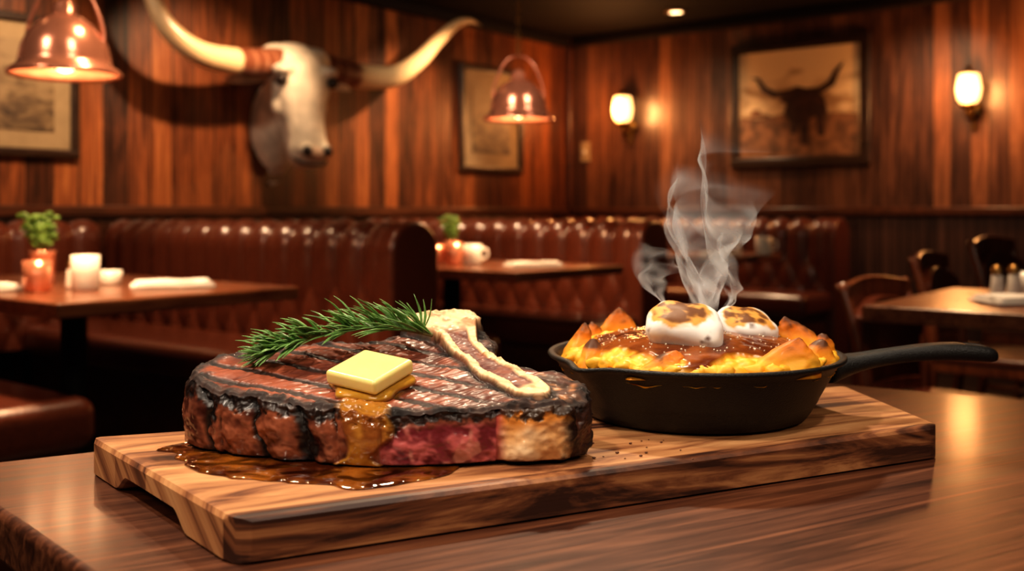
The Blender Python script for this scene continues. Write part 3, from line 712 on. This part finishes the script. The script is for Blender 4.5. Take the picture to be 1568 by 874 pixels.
st=[(.140,.046,.034,.018),(.155,.050,.026,.013),(.175,.055,.0175,.010),(.205,.061,.0145,.0090),(.24,.066,.0155,.0090),(.275,.068,.018,.0095),(.300,.067,.0195,.0095),(.318,.065,.018,.009),(.328,.063,.012,.007),(.331,.062,.004,.003)]
rings=[]
for x,z,w,h in st:
    rg=[]
    for k in range(28):
        a=2*pi*k/28; ca,sa=math.cos(a),math.sin(a)
        yy_=w*math.copysign(abs(ca)**.7,ca); zz=h*math.copysign(abs(sa)**.8,sa)
        if sa>0 and .17<x<.27: zz-=.003*math.exp(-(yy_/(w*.45))**2)
        rg.append(Vector((x,yy_,z+zz)))
    rings.append(rg)
v,f=loft(rings); hd=mk('handle',v,f,M_castiron,sk)
ss_=hd.modifiers.new('s','SUBSURF'); ss_.levels=1; ss_.render_levels=1
cv_,cf=loft([[Vector((.303+.013*math.cos(2*pi*k/32),.0085*math.sin(2*pi*k/32),z)) for k in range(32)] for z in (.03,.10)])
cut=mk('cutter',cv_,cf,M_castiron,sk)
bo=hd.modifiers.new('b','BOOLEAN'); bo.object=cut; bo.operation='DIFFERENCE'
bpy.context.view_layer.update()
dg=bpy.context.evaluated_depsgraph_get(); me=bpy.data.meshes.new_from_object(hd.evaluated_get(dg)); hd.modifiers.clear(); hd.data=me
bpy.data.objects.remove(cut,do_unlink=True)
# mash + gravy
g=group('sweet_potato_casserole',(0,0,0))
M_food=vcol('casserole',bscale=160,bstr=.25,coat=.04,sss=.0,bdist=.002,var=.12,spec=.4)
def mashz(x,y,gr):
    r=math.hypot(x,y); b_=.843+.028*max(0,1-(r/.147)**2)
    n1_=fnoise(x+5,y,0,28,3); n2_=fnoise(x,y+4,0,85,4)
    vz=noise.voronoi(Vector((x*42,y*42,0)))[0][0]
    lump=.006*(1-min(1,vz*1.6))+.004*n1_+.0015*n2_
    return b_+lump*(1-gr)+gr*(.0045+.0015*n1_), n1_,n2_
def gravym(x,y):
    n_=fnoise(x+1,y+2,0,20,3); r=math.hypot(x*.95,(y+.012)/1.02); return 1-sst(r+.028*n_,.104,.112)
vs=[];col=[];RN2,AN=110,420
for i in range(RN2):
    r=.148*(i+.5)/RN2
    for k in range(AN):
        a=2*pi*k/AN; x=r*math.cos(a); y=r*math.sin(a); gr=gravym(x,y); z,n1_,n2_=mashz(x,y,gr)
        z-=.010*sst(r,.136,.148)
        c=lerp((.85,.33,.015),(.92,.52,.05),sst(n2_+n1_,-.5,.5)); gc=lerp((.13,.028,.008),(.30,.085,.020),sst(n1_,-.4,.4))
        c=lerp(c,gc,gr); vs.append((S[0]+x,S[1]+y,z)); col.append((*c,.5*(1-gr)+.10*gr))
fs=[]
for i in range(RN2-1):
    for k in range(AN):
        k2=(k+1)%AN; fs.append((i*AN+k,(i+1)*AN+k,(i+1)*AN+k2,i*AN+k2))
vs.append((S[0],S[1],.8755)); col.append((.2,.05,.012,.15))
for k in range(AN): fs.append((len(vs)-1,k,(k+1)%AN))
mk('mash_and_gravy',vs,fs,M_food,g,col=col)
def wedge(px,py,top_,w,d,lean,rz,seed):
    N=20; rings=[];col=[]; h=top_-.838; sk_=(-1)**int(seed)*.35
    for i in range(N+1):
        t=i/N; sc=max(.02,(1-t**1.3)**.8); ring=[]
        for k in range(36):
            a=2*pi*k/36; ca,sa=math.cos(a),math.sin(a)
            x=w/2*sc*math.copysign(abs(ca)**.6,ca)+sk_*w*t*.5+lean[0]*t*h; y=d/2*(sc*.75+.14*(t<.98))*math.copysign(abs(sa)**.75,sa)+lean[1]*t*h
            nn_=fnoise(x+seed,y,t*h,48,4); x+=.0032*nn_; y+=.0032*fnoise(x,y+seed,t*h,60,3)
            xr=x*math.cos(rz)-y*math.sin(rz); yr=x*math.sin(rz)+y*math.cos(rz)
            ring.append(Vector((px+xr,py+yr,.838+h*t+.003*nn_*t)))
            c=lerp((.80,.28,.012),(.88,.44,.035),sst(nn_,-.3,.3)); c=lerp(c,(.58,.14,.008),sst(t+.25*nn_,.40,.75)*.85); c=lerp(c,(.05,.015,.006),sst(t+.35*nn_,.70,.94)*.92)
            col.append((*c,.55))
        rings.append(ring)
    v,f=loft(rings); mk('sweet_potato_wedge',v,f,M_food,g,col=col)
for i,a in enumerate([(.072,1.135,.878,.036,.032,(.1,0),.3),(.094,1.185,.874,.045,.03,(.2,0),.2),(.125,1.222,.887,.066,.03,(.3,0),-.1),(.088,1.065,.868,.045,.032,(.2,.2),.5),
    (.140,1.000,.866,.060,.028,(.5,.2),.15),(.262,1.004,.877,.084,.032,(.25,.2),.12),(.305,1.050,.870,.055,.036,(.3,0),.5),
    (.325,1.135,.885,.070,.036,(-.2,0),-.2),(.338,1.105,.870,.036,.03,(0,0),.8),(.30,1.19,.878,.05,.03,(0,0),.2),(.20,1.245,.870,.05,.03,(0,0),0)]):
    wedge(*a,seed=i*3.7)
for i in range(60):
    a=math.radians(random.uniform(175,365)); r=random.uniform(.124,.142); x=S[0]+r*math.cos(a); y=S[1]+r*math.sin(a); s=random.uniform(.005,.010)
    mid=1-min(1,abs(math.degrees(a)-268)/55)
    v,f=sphere((s*1.3,s,s*.8),(x,y,.8470-.003*mid),18,10)
    v=[p+Vector((fnoise(p.x,p.y,p.z,90,3),fnoise(p.y,p.x,p.z,90,3),fnoise(p.z,p.y,p.x,90,3)))*.003 for p in v]
    col=[(*lerp((.85,.36,.015),(.93,.55,.06),random.random()*.3+.5*sst(p.z,.843,.855)),.5) for p in v]
    mk('mash_dollop',v,f,M_food,g,col=col)
parts=[]
for i in range(300):
    a=random.uniform(0,2*pi); r=.11*math.sqrt(random.random()); x,y=r*math.cos(a),r*math.sin(a)
    if gravym(x,y)<.9: continue
    z=mashz(x,y,1)[0]; s=random.uniform(.0005,.0012); parts.append(sphere((s,s,s),(S[0]+x,S[1]+y,z+s*.4),6,4))
v,f=merge(parts); mk('sugar_crystals',v,f,simple('sugar',(.85,.72,.55),rough=.2,bmp=0),g)
M_marsh=vcol('marshmallow',bscale=120,bstr=.10,coat=.0,sss=.0,bdist=.001,var=.03,spec=.3)
def marsh(c,sx,sy,sz,rz,tx,sd):
    N=60; vs=[];col=[]
    for i in range(N+1):
        ph=-pi/2+pi*(i+.05)/(N+.1)
        for k in range(96):
            a=2*pi*k/96; sg=lambda q,e: math.copysign(abs(q)**e,q)
            x=sx*sg(math.cos(ph),.60)*sg(math.cos(a),.62); y=sy*sg(math.cos(ph),.60)*sg(math.sin(a),.62); z=sz*sg(math.sin(ph),.72)
            n_=fnoise(x+sd,y,z,26,2); n2_=fnoise(x,y+sd,z,70,3); q=1+.17*n_
            rr=math.hypot(x/sx,y/sy)
            tq=sst(z/sz,.30,.72)*(1-sst(rr+.35*n_+.20*n2_,.72,1.06))
            x*=q;y*=q;z*=q
            x-=.25*z
            if z>0: z-=.25*z*sst(x/sx,-.2,1.0)
            cc=lerp((.93,.91,.88),(.74,.36,.08),min(1,tq*1.8)); cc=lerp(cc,(.11,.030,.010),sst(tq*.8+.75*n2_+.3*n_,.55,.95)*.92)
            p=Vector((x,y,z)); p.rotate(Matrix.Rotation(tx,3,'X')); p.rotate(Matrix.Rotation(rz,3,'Z')); vs.append(p+Vector(c)); col.append((*cc,.5))
    fs=[]
    for i in range(N):
        for k in range(96):
            k2=(k+1)%96; fs.append((i*96+k,i*96+k2,(i+1)*96+k2,(i+1)*96+k))
    fs.append(tuple(range(96))[::-1]); fs.append(tuple(N*96+k for k in range(96)))
    mk('toasted_marshmallow',vs,fs,M_marsh,g,col=col)
marsh((.180,1.060,.882),.037,.029,.020,-.22,.48,1.7); marsh((.257,1.118,.876),.032,.027,.015,.28,.42,8.3)
# ------------------------------------------------------------------ steam
m=bpy.data.materials.new('steam'); m.use_nodes=True; nt=m.node_tree; nt.nodes.clear()
o_=nd(nt,'ShaderNodeOutputMaterial'); at=nd(nt,'ShaderNodeAttribute',{'attribute_name':'Col'})
tr=nd(nt,'ShaderNodeBsdfTransparent'); df=nd(nt,'ShaderNodeBsdfDiffuse',None,{'Color':(.86,.93,1,1)}); tl=nd(nt,'ShaderNodeBsdfTranslucent',None,{'Color':(.86,.93,1,1)})
ad=nd(nt,'ShaderNodeMixShader',None,{0:.5,1:df.outputs[0],2:tl.outputs[0]}); mx=nd(nt,'ShaderNodeMixShader',None,{0:at.outputs['Fac'],1:tr.outputs[0],2:ad.outputs[0]})
nt.links.new(mx.outputs[0],o_.inputs[0]); M_steam=m
g=group('steam',(0,0,0))
def sheet(x0,y0,z0,hgt,A0,A1,w1,w2,ph,drift,seed,str_,spread):
    NS,NT=100,150; X=np.zeros((NT,NS,3))
    for i in range(NT):
        t=i/(NT-1)
        for j in range(NS):
            s=j/(NS-1)
            Am=A0+(A1-A0)*t**1.3
            x=x0+drift*t+Am*math.sin(w1*t+ph+s*spread)+.35*Am*math.sin(w2*t+s*spread*1.9+ph*2)
            x+=.022*t*noise.noise(Vector((s*2+seed,t*5,seed)))
            z=z0+hgt*t+.55*Am*math.cos(w1*t*1.1+s*spread+ph)+.012*t*noise.noise(Vector((s*3+seed,t*4,seed+9)))
            y=y0+.5*Am*math.cos(w2*.6*t+s*spread+ph)
            X[i,j]=(x,y,z)
    ds=np.linalg.norm(np.gradient(X,axis=1),axis=2)*NS; dens=.020/(ds+.010)
    vs=X.reshape(-1,3); col=[]
    for i in range(NT):
        t=i/(NT-1); ft=sst(t,0,.12)*(1-sst(t,.78,1))
        for j in range(NS):
            s=j/(NS-1); fsd=sst(s,0,.12)*(1-sst(s,.88,1)); n_=.65+.9*noise.noise(Vector((s*4,t*8,seed*3)))
            q=min(.7,dens[i,j]*str_*ft*fsd*max(0,n_)); col.append((q,q,q,1))
    fs=[(i*NS+j,i*NS+j+1,(i+1)*NS+j+1,(i+1)*NS+j) for i in range(NT-1) for j in range(NS-1)]
    mk('steam_wisp',vs,fs,M_steam,g,col=col)
sheet(.215,1.14,.885,.160,.012,.058,6.5,11,0.3,-.005,1,1.5,3.2)
sheet(.220,1.16,.885,.150,.014,.060,5.4,10,2.2,-.010,2,1.5,2.8)
sheet(.215,1.13,.885,.200,.008,.040,7.5,13,4.0,.02,3,1.4,3.0)
sheet(.210,1.15,.890,.140,.010,.065,5.6,9,5.2,.0,6,1.4,3.4)
sheet(.23,1.15,.885,.08,.010,.035,3.5,7,1.2,.045,4,1.0,1.8)
sheet(.19,1.15,.885,.07,.010,.035,3.2,6,3.6,-.055,5,1.0,1.8)
# ------------------------------------------------------------------ world / camera
w=bpy.data.worlds.new('world'); scene.world=w; w.use_nodes=True
w.node_tree.nodes['Background'].inputs[0].default_value=(.55,.36,.25,1); w.node_tree.nodes['Background'].inputs[1].default_value=.025
cam=bpy.data.cameras.new('camera'); co=bpy.data.objects.new('camera',cam); scene.collection.objects.link(co)
co.location=(0,0,1.0); co.rotation_euler=(pi/2,0,0); cam.lens=36; cam.sensor_width=36; cam.shift_y=-.0714
cam.clip_start=.02; cam.dof.use_dof=True; cam.dof.focus_distance=.97; cam.dof.aperture_fstop=4.5
scene.camera=co
